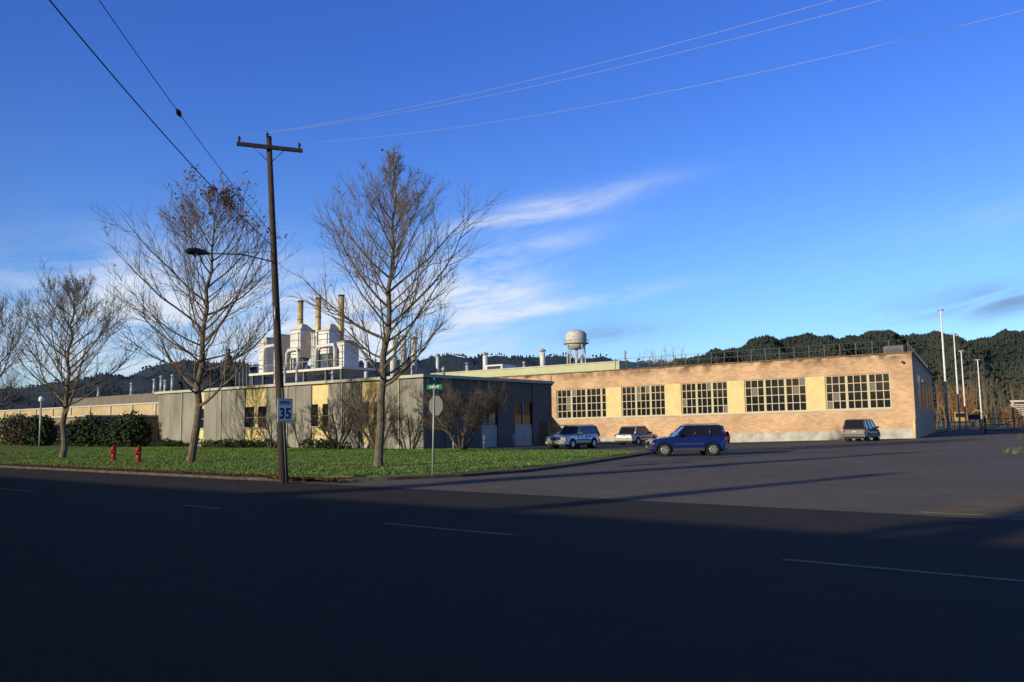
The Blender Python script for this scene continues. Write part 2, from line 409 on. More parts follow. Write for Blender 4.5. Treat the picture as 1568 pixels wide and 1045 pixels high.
A.tube('bar',M['cream'],[(-39.6,56,1.6),(-39.6,58.4,1.6)],.04,6); A.tube('bar',M['cream'],[(-39.6,56,.9),(-39.6,58.4,.9)],.03,6); A.done()
for x,y,h in [(-46,50,6.6),(-52,49,6.4),(-60,50,7.0),(-64,49,7.6),(-66,48,7.2),(-68.5,51,7.9),(-70.5,52,8.6),(-71.5,52,7.9)]:
    vent(x,y,5.38,h-.5,.14,'steel')

Hh=Asm('factory_hall')
Hh.box('walls',M['beige'],-175,-60,60,79,-2,5.3); Hh.box('parapet',M['fascia'],-175.2,-59.8,59.8,79.2,5.3,5.5)
for i in range(12):
    x=-172+i*6.4
    Hh.box('windows',M['glass'],x,x+2.6,59.93,59.99,1.9,3.8)
    Hh.box('window_mullions',M['fascia'],x+1.25,x+1.35,59.88,59.92,1.9,3.8)
    Hh.box('piers',M['base'],x-1.8,x-1.4,59.85,59.98,-1,5.3)
Hh.box('upper_hall',M['concrete2'],-150,-78,66,78,5.5,7.3)
Hh.done()
for (x,y,h) in [(-118,66,8.8),(-121,67,9.6),(-123,67,9.2),(-116,66,9.5),(-132,68,9.0),(-139,66,8.6)]: vent(x,y,7.3,h,.22,'steel')
A=Asm('annex_building')
A.box('walls',M['annex'],-125,-104,48,58,-.5,3.4);A.box('roof_edge',M['fascia'],-125.3,-103.7,47.7,58.3,3.4,3.6)
A.box('door',M['dark'],-116,-113,47.92,47.98,0,2.6)
for x in(-122,-110): A.box('windows',M['glass'],x,x+2.5,47.93,47.98,1.2,2.6)
A.done()

# dust collector plant
P=Asm('dust_collector_plant')
py=71
P.box('deck',M['plantwhite'],-101,-81,py-2,py+4,9.1,9.4)
for x in (-100.5,-98,-93.5,-89,-84.5,-81.5):
    P.box('deck_legs',M['plantgrey'],x-.15,x+.15,py-1.8,py-1.5,5.5,9.1)
P.tube('deck_rail',M['steel'],[(-101,py-1.95,10.4),(-81,py-1.95,10.4)],.04,5)
for i in range(11): P.tube('deck_rail',M['steel'],[(-101+2*i,py-1.95,9.4),(-101+2*i,py-1.95,10.4)],.03,5)
def hopper(x,w,z0,z1,hood=.5,pd=0):
    P.box('cabinets',M['plantwhite'],x-w/2,x+w/2,py-.9+pd,py+1.6+pd,z0,z1)
    for k in range(4):
        z=z0+(z1-z0)*(k+.5)/4; P.box('cabinet_ribs',M['plantgrey'],x-w/2-.02,x+w/2+.02,py-.95+pd,py-.91+pd,z-.03,z+.03)
    P.box('cabinet_seams',M['plantgrey'],x+w/2-.4,x+w/2-.25,py-.94+pd,py-.905+pd,z0,z1-.3)
    P.box('cabinet_lids',M['steel'],x-w/2-.1,x+w/2+.1,py-1.0+pd,py+1.7+pd,z1,z1+.14)
    if hood:
        c=[(x-w/2+.1,py-.7+pd,z1+.14),(x+w/2-.1,py-.7+pd,z1+.14),(x+w/2-.1,py+1.4+pd,z1+.14),(x-w/2+.1,py+1.4+pd,z1+.14),(x-.3,py,z1+hood+.14),(x+.3,py,z1+hood+.14),(x+.3,py+.7,z1+hood+.14),(x-.3,py+.7,z1+hood+.14)]
        P.add('cabinet_hoods',M['plantwhite'],c,[(0,1,5,4),(1,2,6,5),(2,3,7,6),(3,0,4,7),(4,5,6,7)])
hopper(-99.4,1.7,9.4,14.4,0); hopper(-96.0,1.5,9.4,14.6,0); hopper(-92.0,2.2,11.2,15.0,.8); hopper(-89.0,1.2,9.4,14.4,0,.8)
hopper(-86.0,2.2,11.4,14.4,.9); hopper(-82.6,1.4,9.4,12.6,.3); hopper(-94.2,1.0,9.4,12.2,0,1)
for x,z in [(-93.8,19.3),(-89.9,19.3),(-85.1,19.2)]:
    P.tube('stacks',M['stack'],[(x,py+1.3,10),(x,py+1.3,z)],.40,14)
    P.tube('stack_rims',M['dark'],[(x,py+1.3,z),(x,py+1.3,z+.22)],.44,14)
    P.tube('stack_bands',M['plantgrey'],[(x,py+1.3,16.8),(x,py+1.3,16.9)],.43,14)
for x0,x1,zt in ((-98.4,-95,13.2),(-93.3,-90.8,12.3),(-87.0,-83.2,12.4)):
    P.tube('ducts',M['plantwhite'],[(x0,py-1.3,9.5),(x0,py-1.3,zt-.5),(x0+.35,py-1.3,zt),(x1-.35,py-1.3,zt),(x1,py-1.3,zt-.5),(x1,py-1.3,9.5)],.22,10)
for x in (-92.9,-91.1,-86.9,-85.1): P.box('hopper_legs',M['plantgrey'],x-.08,x+.08,py-.9,py-.7,9.4,11.4)
for x in (-92,-86): P.tube('hopper_cones',M['plantgrey'],[(x,py+.3,11.3),(x,py+.3,9.7)],[1.1,.2],10)
P.tube('ladder',M['dark'],[(-88,py-1.2,9.4),(-88,py-1.2,14.6)],.05,5); P.tube('ladder',M['dark'],[(-87.6,py-1.2,9.4),(-87.6,py-1.2,14.6)],.05,5)
for k in range(5): P.tube('service_pipes',M['plantgrey'],[(-103.5-k*.9,py,5),(-103.5-k*.9,py,10.0+(k%3)*.9)],.12,6)
P.done()

# water tower
W=Asm('water_tower')
wx,wy=-135,205.5
def lathe(asm,part,m,prof,sides=28):
    vs=[];fs=[]
    for r,z in prof:
        for k in range(sides):
            t=2*math.pi*k/sides; vs.append((wx+r*math.cos(t),wy+r*math.sin(t),z))
    for i in range(len(prof)-1):
        for k in range(sides):
            k2=(k+1)%sides; fs.append((i*sides+k,i*sides+k2,(i+1)*sides+k2,(i+1)*sides+k))
    asm.add(part,m,vs,fs,True)
lathe(W,'tank',M['tank'],[(.05,23.6),(1.5,23.9),(2.6,24.6),(3.2,25.6),(3.2,28.4),(2.5,29.2),(1.2,29.7),(.05,29.9)])
lathe(W,'balcony',M['steel'],[(3.2,25.5),(3.8,25.5),(3.8,25.65),(3.2,25.65)])
lathe(W,'balcony_rail',M['steel'],[(3.8,26.5),(3.83,26.5),(3.83,26.58),(3.8,26.58)])
W.tube('riser',M['tank'],[(wx,wy,0),(wx,wy,23.8)],.4,12)
for k in range(16):
    t=2*math.pi*k/16; W.tube('balcony_posts',M['steel'],[(wx+3.8*math.cos(t),wy+3.8*math.sin(t),25.6),(wx+3.8*math.cos(t),wy+3.8*math.sin(t),26.5)],.04,4)
L4=[]
for k in range(4):
    t=math.pi/4+k*math.pi/2+.4
    top=Vector((wx+3.05*math.cos(t),wy+3.05*math.sin(t),25.4)); bot=Vector((wx+4.4*math.cos(t),wy+4.4*math.sin(t),-1)); L4.append((bot,top))
    W.tube('legs',M['tank'],[bot,top],.18,8)
for k in range(4):
    a,b=L4[k],L4[(k+1)%4]
    for z0,z1 in ((0,.33),(.33,.66),(.66,.95)):
        W.tube('braces',M['steel'],[a[0].lerp(a[1],z0),b[0].lerp(b[1],z1)],.05,4); W.tube('braces',M['steel'],[b[0].lerp(b[1],z0),a[0].lerp(a[1],z1)],.05,4)
        W.tube('braces',M['steel'],[a[0].lerp(a[1],z1),b[0].lerp(b[1],z1)],.08,4)
W.done()

# ------------------------------------------------------------------ utility pole with lamp, wires
base=Vector((-21.8,16.24,0)); lean=Vector((-.52,-.40,11.3))
def onpole(z): return base+lean*(z/11.3)
U1=Asm('utility_pole')
U1.tube('shaft',M['polewood'],[onpole(-.5),onpole(3),onpole(7),onpole(11.3)],[.155,.13,.105,.085],12)
ad=Vector((.5,.86,0)).normalized(); c=onpole(10.9)+Vector((.09,-.09,0))
ct=c-ad*1.0; cb=c+ad*1.08
def beam(asm,part,m,a,b,w,h):
    a=Vector(a);b=Vector(b);d=(b-a).normalized();s=d.cross(Vector((0,0,1))).normalized()*w/2;u=Vector((0,0,h/2))
    vs=[tuple(p+q*s+r*u) for p in(a,b) for q in(-1,1) for r in(-1,1)]
    asm.add(part,m,vs,[(0,1,3,2),(4,6,7,5),(0,4,5,1),(2,3,7,6),(0,2,6,4),(1,5,7,3)])
beam(U1,'crossarm',M['polewood'],ct,cb,.1,.12)
for t in(-.5,.5): U1.tube('arm_brace',M['plantgrey'],[c+ad*t+Vector((0,0,-.05)),onpole(10.4)],.015,5)
ins=[]
for t in (-.92,.98,-.05):
    q=c+ad*t+Vector((0,0,.06+(.25 if t==-.05 else 0)))
    U1.tube('insulators',M['dark'],[q,q+Vector((0,0,.08)),q+Vector((0,0,.1)),q+Vector((0,0,.2))],[.025,.025,.055,.03],8); ins.append(q+Vector((0,0,.18)))
arm0=onpole(7.1); arm1=arm0+Vector((0,-2.45,-.1))
U1.tube('lamp_arm',M['plantgrey'],[arm0,arm0+Vector((0,-1.2,.06)),arm1],.022,8)
U1.tube('lamp_arm_stay',M['plantgrey'],[onpole(7.45),arm0+Vector((0,-1.4,.06))],.01,5)
h=arm1
U1.tube('lamp_head',M['dark'],[h+Vector((0,.1,0)),h+Vector((0,-.1,.02)),h+Vector((0,-.3,.0)),h+Vector((0,-.55,-.02)),h+Vector((0,-.68,-.03))],[.04,.085,.12,.10,.03],12)
U1.tube('lamp_lens',M['steel'],[h+Vector((0,-.35,-.08)),h+Vector((0,-.35,-.17))],[.09,.04],12)
U1.tube('conduit',M['plantgrey'],[onpole(0)+Vector((.16,-.02,0)),onpole(3.0)+Vector((.14,-.02,0))],.022,6)
U1.tube('number_plate',M['steel'],[onpole(5.2)+Vector((.06,-.10,0)),onpole(5.6)+Vector((.06,-.10,0))],.035,6)
U1.done()
def catenary(a,b,sag,n=26):
    a=Vector(a);b=Vector(b); return [tuple(a.lerp(b,i/n)-Vector((0,0,4*sag*(i/n)*(1-i/n)))) for i in range(n+1)]
M['wire']=mat('aluminium_wire',(.4,.4,.4),.5,metal=.3)
M['wireblack']=mat('black_cable',(.015,.015,.015),.5)
A=Asm('overhead_wires')
for i,(q,sg) in enumerate(zip(ins,(1.72,2.15,1.78))):
    e=Vector((24,16.3,11.2))+ad*(-.9,.98,-.05)[i]
    A.tube('conductor',M['wire'],catenary(q,e,sg),.004,4)
A.tube('service_cable',M['wireblack'],catenary(onpole(7.6),(-1.5,-9,12.4),1.1),.013,5)
A.tube('service_cable',M['wireblack'],catenary(onpole(8.0),(-.3,-9,12.9),.9),.008,5)
q=Vector(catenary(onpole(8.0),(-.3,-9,12.9),.9)[7]); A.tube('splice',M['wireblack'],[q+Vector((-.1,.1,-.02)),q,q+Vector((.1,-.1,.02))],[.03,.06,.03],8)
A.done()

def text(body,size,loc,rot,m,parent,name,ext=.002):
    cu=bpy.data.curves.new(name,'FONT'); cu.body=body; cu.size=size; cu.align_x='CENTER'; cu.align_y='CENTER'; cu.extrude=ext; cu.offset=.006*size/.2
    o=bpy.data.objects.new(name,cu); scene.collection.objects.link(o); o.location=loc; o.rotation_euler=rot; cu.materials.append(m); o.parent=parent; return o
S=Asm('speed_limit_sign',loc=(-21.6,16.1,0))
S.box('plate',M['signwhite'],0,.012,-.28,.28,1.92,2.66)
S.box('bracket',M['steel'],-.08,0,-.03,.03,1.95,2.6)
for (a,b,c2,d) in [(-.265,.265,1.935,1.95),(-.265,.265,2.63,2.645)]: S.box('border',M['dark'],.0125,.0145,a,b,c2,d)
for (a,b) in [(-.265,-.25),(.25,.265)]: S.box('border',M['dark'],.0125,.0145,a,b,1.95,2.63)
S.done()
text('SPEED',.16,(.015,0,2.52),(math.pi/2,0,math.pi/2),M['dark'],S.e,'word')
text('35',.46,(.015,0,2.17),(math.pi/2,0,math.pi/2),M['dark'],S.e,'numerals')
S=Asm('stop_sign',loc=(-19.4,20.5,0))
S.tube('post',M['steel'],[(0,0,-.2),(.06,.05,3.25)],.028,8)
oc=[(.34*math.cos(math.radians(22.5+45*k)),.36*math.sin(math.radians(22.5+45*k))) for k in range(8)]
vs=[(x+.12,.06,2.42+z) for x,z in oc]+[(x+.12,.072,2.42+z) for x,z in oc]
S.add('plate_back',M['signback'],vs,[tuple(range(8)),tuple(range(15,7,-1))]+[(i,(i+1)%8,8+(i+1)%8,8+i) for i in range(8)])
vs=[(x*.96+.12,.0745,2.42+z*.96) for x,z in oc]; S.add('face',M['red'],vs,[tuple(range(8))])
S.done()
S=Asm('street_name_sign',loc=(-19.33,20.55,0))
S.box('blade',M['green'],-.36,.36,-.008,.008,2.98,3.14)
S.box('cross_blade',M['green'],-.008,.008,-.34,.34,3.16,3.32)
S.tube('clamp',M['steel'],[(0,0,2.95),(0,0,3.36)],.025,8)
S.done()
text('N FIRST ST',.09,(0,-.010,3.06),(math.pi/2,0,0),M['signwhite'],S.e,'lettering',.001)

def hydrant(x,y,sc=1):
    A=Asm('fire_hydrant',loc=(x,y,.08))
    A.tube('barrel',M['red'],[(0,0,0),(0,0,.06),(0,0,.061),(0,0,.6),(0,0,.62),(0,0,.66),(0,0,.75),(0,0,.82)],[.17,.17,.12,.115,.16,.16,.10,.03],14)
    A.tube('bonnet_nut',M['red'],[(0,0,.81),(0,0,.88)],.035,6)
    A.tube('side_outlets',M['red'],[(-.2,0,.48),(.2,0,.48)],.05,10)
    A.tube('front_outlet',M['red'],[(0,0,.45),(0,-.19,.45)],.065,10)
    A.done()
hydrant(-44.6,22.1); hydrant(-41,21.6)
A=Asm('lamp_post'); A.tube('shaft',M['steel'],[(-92.6,38,0),(-92.6,38,4.8)],.09,8); A.tube('head',M['signwhite'],[(-92.6,38,4.8),(-92.6,38,4.9),(-92.6,38,5.25),(-92.6,38,5.4)],[.1,.26,.24,.05],12); A.done()
for x,y in [(-39.2,43.6),(-39.2,47),(-39.2,50.5)]:
    A=Asm('bollard',loc=(x,y,0)); A.tube('pipe',M['steel'],[(0,0,-.2),(0,0,.95),(0,0,1.0)],[.07,.07,.03],10); A.tube('band',M['signwhite'],[(0,0,.7),(0,0,.82)],.075,10); A.done()

# ------------------------------------------------------------------ trees
def bare_tree(name,x,y,height,crown_r,z0,leanv,r0,mat_,nl=46,leaves=0,leaftop=False,nb=8,ntw=7,seed=1,multi=0,twr=.008,wide=.3):
    rnd=random.Random(seed); g=lambda a,b:a+(b-a)*rnd.random()
    V=[];F=[];LV=[];LF=[]
    def tube(pts,rads,sides):
        vs,fs=tube_geo(pts,rads,sides,False); o=len(V); V.extend(vs); F.extend([tuple(i+o for i in f) for f in fs])
    def grow(p,d,L,r,lev,trop=.12,wob=.15):
        n={1:7,2:4,3:2}.get(lev,2); pts=[p.copy()]; dd=d.copy()
        for i in range(n):
            dd=(dd+Vector((g(-wob,wob),g(-wob,wob),g(-wob,wob)+trop))).normalized()
            p=p+dd*(L/n); pts.append(p.copy())
        rads=[max(twr*.55,r*(1-.85*i/n)) for i in range(n+1)]
        tube(pts,rads,{1:5,2:3}.get(lev,3))
        if lev<3:
            k=nb if lev==1 else ntw
            for j in range(k):
                t=g(.2,1.0) if lev==1 else g(.15,1); fi=min(n-1,int(t*n)); q=pts[fi].lerp(pts[fi+1],t*n-fi)
                ax=(pts[fi+1]-pts[fi]).normalized()
                side=ax.cross(Vector((g(-1,1),g(-1,1),g(-1,1)))).normalized()
                nd=(ax*g(.75,1.1)+side*g(.5,.95)+Vector((0,0,.15))).normalized()
                grow(q,nd,L*(1-.45*t)*g(.38,.68),max(r*.42*(1-.5*t),twr),lev+1)
        top=leaftop and pts[-1].z>height*.82 and (pts[-1].x-x)>.6
        if lev==3 and leaves and rnd.random()<leaves*(6 if top else .5):
            for _ in range(3 if top else 1):
                q=pts[-1]+Vector((g(-.12,.12),g(-.12,.12),g(-.12,.05))); s=g(.05,.09); o=len(LV)
                a=Vector((g(-1,1),g(-1,1),g(-1,1))).normalized()*s; b=a.cross(Vector((g(-1,1),g(-1,1),1))).normalized()*s
                LV.extend([tuple(q-a),tuple(q+b*.7),tuple(q+a),tuple(q-b*.7)]); LF.append((o,o+1,o+2,o+3))
    if multi:
        for m in range(multi):
            a=2*math.pi*m/multi+g(-.4,.4); d=Vector((math.cos(a)*g(.35,.75),math.sin(a)*g(.35,.75),1)).normalized()
            p=Vector((x+math.cos(a)*.15,y+math.sin(a)*.15,0)); L=height*g(.5,.62); n=5; pts=[p]; dd=d
            for i in range(n):
                dd=(dd+Vector((g(-.14,.14),g(-.14,.14),.05))).normalized(); pts.append(pts[-1]+dd*L/n)
            tube(pts,[r0*(1-.55*i/n) for i in range(n+1)],6)
            for j in range(nl//multi):
                t=g(.25,1); fi=min(n-1,int(t*n)); q=pts[fi].lerp(pts[fi+1],t*n-fi)
                a2=a+g(-1.6,1.6); nd=Vector((math.cos(a2)*g(.4,1),math.sin(a2)*g(.4,1),g(.3,1.0))).normalized()
                grow(q,nd,crown_r*g(.5,.95),r0*.4*(1-.4*t),1,trop=.02)
    else:
        n=14; pts=[];
        for i in range(n+1):
            t=i/n; pts.append(Vector((x+leanv[0]*t+(g(-.12,.12) if 0<i<n else 0)*min(1,i/3),y+leanv[1]*t+(g(-.12,.12) if 0<i<n else 0),height*t*.96)))
        rad=[r0*(1-i/n)**.95+.012 for i in range(n+1)]; rad[0]=r0*1.45
        pts.insert(1,pts[0].lerp(pts[1],.35)); rad.insert(1,r0*1.05)
        tube(pts,rad,10)
        def at(t):
            z=height*.96*t
            for i in range(len(pts)-1):
                if pts[i+1].z>=z: return pts[i].lerp(pts[i+1],(z-pts[i].z)/(pts[i+1].z-pts[i].z))
            return pts[-1]
        for j in range(nl):
            t=(z0/height)+(1-z0/height)*((j+g(0,.8))/nl)**.95*.97
            u=(t-z0/height)/(1-z0/height)
            env=(.8+.2*u/.25) if u<.25 else 1.0*(1-((u-.25)/.75)**1.15)+.12
            big=1.3 if j%4==0 else .85
            L=min(crown_r*env*g(.75,1.1)*1.25*(1.1 if j%4==0 else .9),(height-at(t).z)*1.05+.5)
            a=j*2.399+g(-.5,.5); el=wide+g(0,.35)+u*.55
            d=Vector((math.cos(a)*math.cos(el),math.sin(a)*math.cos(el),math.sin(el)))
            grow(at(t),d,L,(r0*(.28*(1-u)+.08))*big,1)
    A=Asm(name); A.add('trunk_and_branches',mat_,V,F,False); 
    if LF: A.add('leaves',M['leaf'],LV,LF)
    return A.done()
cr=Vector((.79,.613))
bare_tree('bare_street_tree',-25.3,23.5,13.7,3.7,3.3,(cr.x*.8,cr.y*.8),.18,M['bark'],nl=60,leaves=.015,seed=3,nb=11,ntw=7,twr=.008,wide=.18)
bare_tree('bare_street_tree',-38.5,23.0,14.4,4.9,3.0,(cr.x*1.1,cr.y*1.1),.20,M['bark'],nl=58,leaves=.045,leaftop=True,seed=5,nb=10,ntw=7,twr=.0095,wide=.12)
bare_tree('bare_street_tree',-52.1,22.7,10.8,4.6,2.6,(.3,.2),.19,M['bark'],nl=46,seed=8,nb=10,ntw=7,twr=.011,wide=.2)
bare_tree('bare_street_tree',-65.8,23,10.4,4.8,2.6,(.2,.2),.19,M['bark'],nl=38,seed=12,nb=9,ntw=7,twr=.012,wide=.2)
bare_tree('bare_ornamental_tree',-47.0,39.6,5.2,2.1,0,(0,0),.085,M['barkdark'],nl=45,seed=21,multi=5,nb=8,ntw=6,twr=.010)
bare_tree('bare_ornamental_tree',-42.6,39.4,5.6,2.3,0,(0,0),.085,M['barkdark'],nl=45,seed=22,multi=5,nb=8,ntw=6,twr=.010)
bare_tree('bare_ornamental_tree',-36.4,41.3,5.7,3.1,0,(0,0),.10,M['barkdark'],nl=66,seed=23,multi=6,nb=9,ntw=7,twr=.010)
bare_tree('bare_ornamental_tree',-54.5,39.4,4.6,1.9,0,(0,0),.07,M['barkdark'],nl=32,seed=25,multi=5,nb=7,ntw=5,twr=.010)

def leafmass(asm,part,m,blobs,n,size):
    vs=[];fs=[]
    tot=sum(b[3]*b[4]*b[5] for b in blobs)
    for (cx,cy,cz,rx,ry,rz) in blobs:
        k=int(n*rx*ry*rz/tot)
        for _ in range(k):
            d=Vector((random.gauss(0,1),random.gauss(0,1),random.gauss(0,1))).normalized()*(R()**.25)*(1+.12*math.sin(R()*6))
            q=Vector((cx+d.x*rx,cy+d.y*ry,cz+d.z*rz)); 
            if q.z<.05: continue
            a=Vector((U(-1,1),U(-1,1),U(-1,1))).normalized()*size*U(.6,1.3); b=a.cross(Vector((U(-1,1),U(-1,1),U(-1,1)))).normalized()*size*U(.4,.9); o=len(vs)
            vs+=[tuple(q-a),tuple(q+b),tuple(q+a),tuple(q-b)];fs.append((o,o+1,o+2,o+3))
    asm.add(part,m,vs,fs)
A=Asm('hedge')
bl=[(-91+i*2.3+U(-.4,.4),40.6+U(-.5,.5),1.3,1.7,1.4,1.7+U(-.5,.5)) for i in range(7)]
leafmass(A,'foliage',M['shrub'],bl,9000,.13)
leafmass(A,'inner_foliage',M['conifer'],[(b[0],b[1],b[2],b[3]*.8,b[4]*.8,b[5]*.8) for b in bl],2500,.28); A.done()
for (x,y,r,h,mm) in [(-97,40,1.5,3.2,'shrub'),(-101,41,1.8,2.4,'shrubbrown'),(-106,42,2.6,3.4,'shrubbrown'),(-112,43,2.4,3.6,'shrub')]:
    A=Asm('shrub'); leafmass(A,'foliage',M[mm],[(x,y,h/2,r,r,h/2+.2)],2600,.15); A.done()
for (x0,x1) in [(-74,-71),(-67,-61),(-60.5,-56.5),(-52,-49)]:
    A=Asm('low_shrubs'); n=int((x1-x0)/1.0)+1
    leafmass(A,'foliage',M['shrub'],[(x0+(x1-x0)*i/n,41+U(-.2,.2),.35,.7,.5,.42+U(-.1,.15)) for i in range(n+1)],1400,.09); A.done()

def conifer_geo(x,y,z,h,r,V,F,rings=14,per=11,rnd=random):
    for i in range(rings):
        t=i/rings; zz=z+h*(.08+.92*t); rr=r*(1-t)**.85*rnd.uniform(.8,1.15)
        for k in range(max(4,int(per*(1-t)+4))):
            a=rnd.uniform(0,6.28); L=rr*rnd.uniform(.6,1.15)+.1; w=h/rings*rnd.uniform(.5,1.0)
            c,s=math.cos(a),math.sin(a); o=len(V)
            V.append((x,y,zz+w*.8)); V.append((x+c*L*.6-s*w*.7,y+s*L*.6+c*w*.7,zz-.05*h/rings)); V.append((x+c*L,y+s*L,zz-w*.9)); V.append((x+c*L*.6+s*w*.7,y+s*L*.6-c*w*.7,zz-.05*h/rings))
            F.append((o,o+1,o+2,o+3))
def fir(x,y,h,r,z=0,rings=26,per=16):
    V=[];F=[];conifer_geo(x,y,z,h,r,V,F,rings,per)
    A=Asm('conifer_tree'); A.add('foliage',M['conifer'],V,F); A.tube('trunk',M['barkdark'],[(x,y,z-1),(x,y,z+h*.95)],[.3,.04],8); A.done()
fir(-172,112,21,4.5); fir(-160,118,20,4); fir(-186,108,15,4); fir(-200,118,14,4.5)
# across the road, behind the camera: these throw the long shadows over the lot
fir(-30,-34,20.5,2.2); fir(-22,-33,15.5,1.6); fir(-15,-36,22,2.4); fir(-3,-34,14.5,1.8); fir(4,-36,19,2.0)
Wh=Asm('warehouse')
Wh.box('walls',M['beige'],-170,60,-30,-16,-.2,6.95); Wh.box('parapet',M['fascia'],-170.2,60.2,-30.2,-15.8,6.95,7.2)
for i in range(22): Wh.box('windows',M['glass'],-166+i*10,-161+i*10,-15.98,-15.9,2,4.5)
Wh.done()

# ------------------------------------------------------------------ hills
yaw=math.radians(37.8)
def prof(tab,a):
    if a<=tab[0][0]: return tab[0][1]
    for (a0,h0),(a1,h1) in zip(tab,tab[1:]):
        if a<=a1: return h0+(h1-h0)*sm((a-a0)/(a1-a0))
    return tab[-1][1]
def hill(name,tab,r0,r1,r2,a0,a1,material,fm,ntree,th):
    na=150;nr=16;rnd=random.Random(5)
    def zz(ad,r):
        hh=prof(tab,ad)
        t=clamp((r-r0)/(r1-r0)); back=1-.5*clamp((r-r1)/(r2-r1))
        w=1+.16*math.sin(ad*1.7+r*.012)+.10*math.sin(ad*.8-r*.02)
        return hh*sm(t)**.8*back*(1+(w-1)*(1-t)*1.5)*(1+.012*math.sin(ad*2.3)+.01*math.sin(ad*5.1))-1.5
    def pos(ad,r):
        th_=yaw-math.radians(ad); return (-math.sin(th_)*r, math.cos(th_)*r)
    V=[];F=[]
    for j in range(nr+1):
        r=r0+(r2-r0)*j/nr
        for i in range(na+1):
            ad=a0+(a1-a0)*i/na; x,y=pos(ad,r); V.append((x,y,zz(ad,r)))
    for j in range(nr):
        for i in range(na):
            o=j*(na+1)+i; F.append((o,o+1,o+na+2,o+na+1))
    A=Asm(name); A.add('slope',material,V,F,True)
    V=[];F=[]
    for _ in range(ntree):
        ad=rnd.uniform(a0,a1); r=r0+(r1*1.03-r0)*rnd.random()**.7
        if prof(tab,ad)<6: continue
        x,y=pos(ad,r); z=zz(ad,r); h=th*rnd.uniform(.4,1.0); w=h*rnd.uniform(.3,.5)
        if rnd.random()<.5:
            n1=6; o=len(V)
            for k in range(n1): a=6.28*k/n1; V.append((x+math.cos(a)*w,y+math.sin(a)*w,z+h*.25*rnd.uniform(.5,1.3)))
            for k in range(n1): a=6.28*k/n1+.5; V.append((x+math.cos(a)*w*.65,y+math.sin(a)*w*.65,z+h*.6*rnd.uniform(.8,1.1)))
            V.append((x,y,z+h*.75))
            for k in range(n1):
                k2=(k+1)%n1; F.append((o+k,o+k2,o+n1+k2,o+n1+k)); F.append((o+n1+k,o+n1+k2,o+2*n1))
        else:
            w*=.7; o=len(V)
            V+= [(x-w,y-w*.4,z-1),(x+w*.5,y-w,z-1),(x+w,y+w*.5,z-1),(x-w*.4,y+w,z-1),(x+rnd.uniform(-.3,.3),y,z+h)]
            F+=[(o,o+1,o+4),(o+1,o+2,o+4),(o+2,o+3,o+4),(o+3,o,o+4)]
    A.add('forest',fm,V,F); A.done()
M['hill']=mat('hill_ground',(.022,.034,.028),1,var=.4,scale=.02)  # bluish-green tint paints distance haze into the ground and forest colours
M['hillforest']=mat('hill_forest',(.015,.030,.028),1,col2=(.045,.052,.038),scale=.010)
M['farhill']=mat('far_hill',(.022,.040,.056),1,var=.25,scale=.004)  # blue shift in this base colour stands in for aerial haze
hill('hill',[(1,0),(5,50),(9,64),(12,73),(15,84),(18.5,94),(22,92),(26,90),(30,83),(34,83),(45,68)],480,1000,1400,.5,50,M['hill'],M['hillforest'],24000,5.5)
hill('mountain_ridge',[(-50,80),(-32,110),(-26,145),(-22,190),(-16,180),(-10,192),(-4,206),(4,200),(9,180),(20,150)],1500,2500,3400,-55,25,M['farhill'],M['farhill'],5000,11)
def scrub(name,spec,m,seed):
    rnd=random.Random(seed); V=[];F=[]
    for (x,y,w,h,n) in spec:
        for _ in range(n):
            px,pyy=x+rnd.gauss(0,w*.4),y+rnd.gauss(0,2); hh=h*rnd.uniform(.5,1)
            p=Vector((px,pyy,-1)); top=Vector((px+rnd.uniform(-1.5,1.5),pyy+rnd.uniform(-1,1),hh))
            vs,fs=tube_geo([p,p.lerp(top,.5)+Vector((rnd.uniform(-.4,.4),0,0)),top],[.08,.05,.02],3,False); o=len(V);V+=vs;F+=[tuple(i+o for i in f) for f in fs]
            for k in range(12):
                t=rnd.uniform(.35,1); q=p.lerp(top,t); e=q+Vector((rnd.uniform(-1.4,1.4),rnd.uniform(-1,1),rnd.uniform(.4,1.8)))
                vs,fs=tube_geo([q,e],[.04,.02],3,False); o=len(V);V+=vs;F+=[tuple(i+o for i in f) for f in fs]
    return make_obj(name,V,F,m)
M['tanbark']=mat('tan_twigs',(.17,.12,.07),.9,var=.3,scale=.3)
scrub('distant_bare_trees',[(-99,190,9,21,90),(-112,200,8,18,40),(-75,215,20,17,60),(-40,260,25,16,60),(-150,160,10,13,20),(-20,290,30,13,60),(-185,130,20,11,50)],M['tanbark'],2)
scrub('autumn_thicket',[(-33,200,4,9,40),(-22,215,14,4.5,45),(0,220,15,5,45)],mat('rust_twigs',(.22,.11,.045),.9,var=.4,scale=.2),4)

# ------------------------------------------------------------------ right side: fence, poles, yard
F1=Asm('chain_link_fence')
def fence(a,b,h,step=3):
    a=Vector(a);b=Vector(b);L=(b-a).length;n=int(L/step)
    for i in range(n+1):
        p=a.lerp(b,i/n); z=zg(p.x,p.y); F1.tube('posts',M['steel'],[(p.x,p.y,z-.2),(p.x,p.y,z+h+.1)],.05,6)
    for z in(.1,h*.5,h): F1.tube('rails',M['steel'],[(a.x,a.y,z),(b.x,b.y,z)],.035,5)
    m=int(L/.35)
    for i in range(m):
        p=a.lerp(b,i/m); q=a.lerp(b,min(1,i/m+h/L*.7)); 
        F1.tube('mesh_wires',M['steel'],[(p.x,p.y,.1),(q.x,q.y,h)],.011,3,cap=False)
        F1.tube('mesh_wires',M['steel'],[(q.x,q.y,.1),(p.x,p.y,h)],.011,3,cap=False)
fence((-25,128),(-13,134),2.3); fence((-13,134),(8,130),2.3)
F1.done()
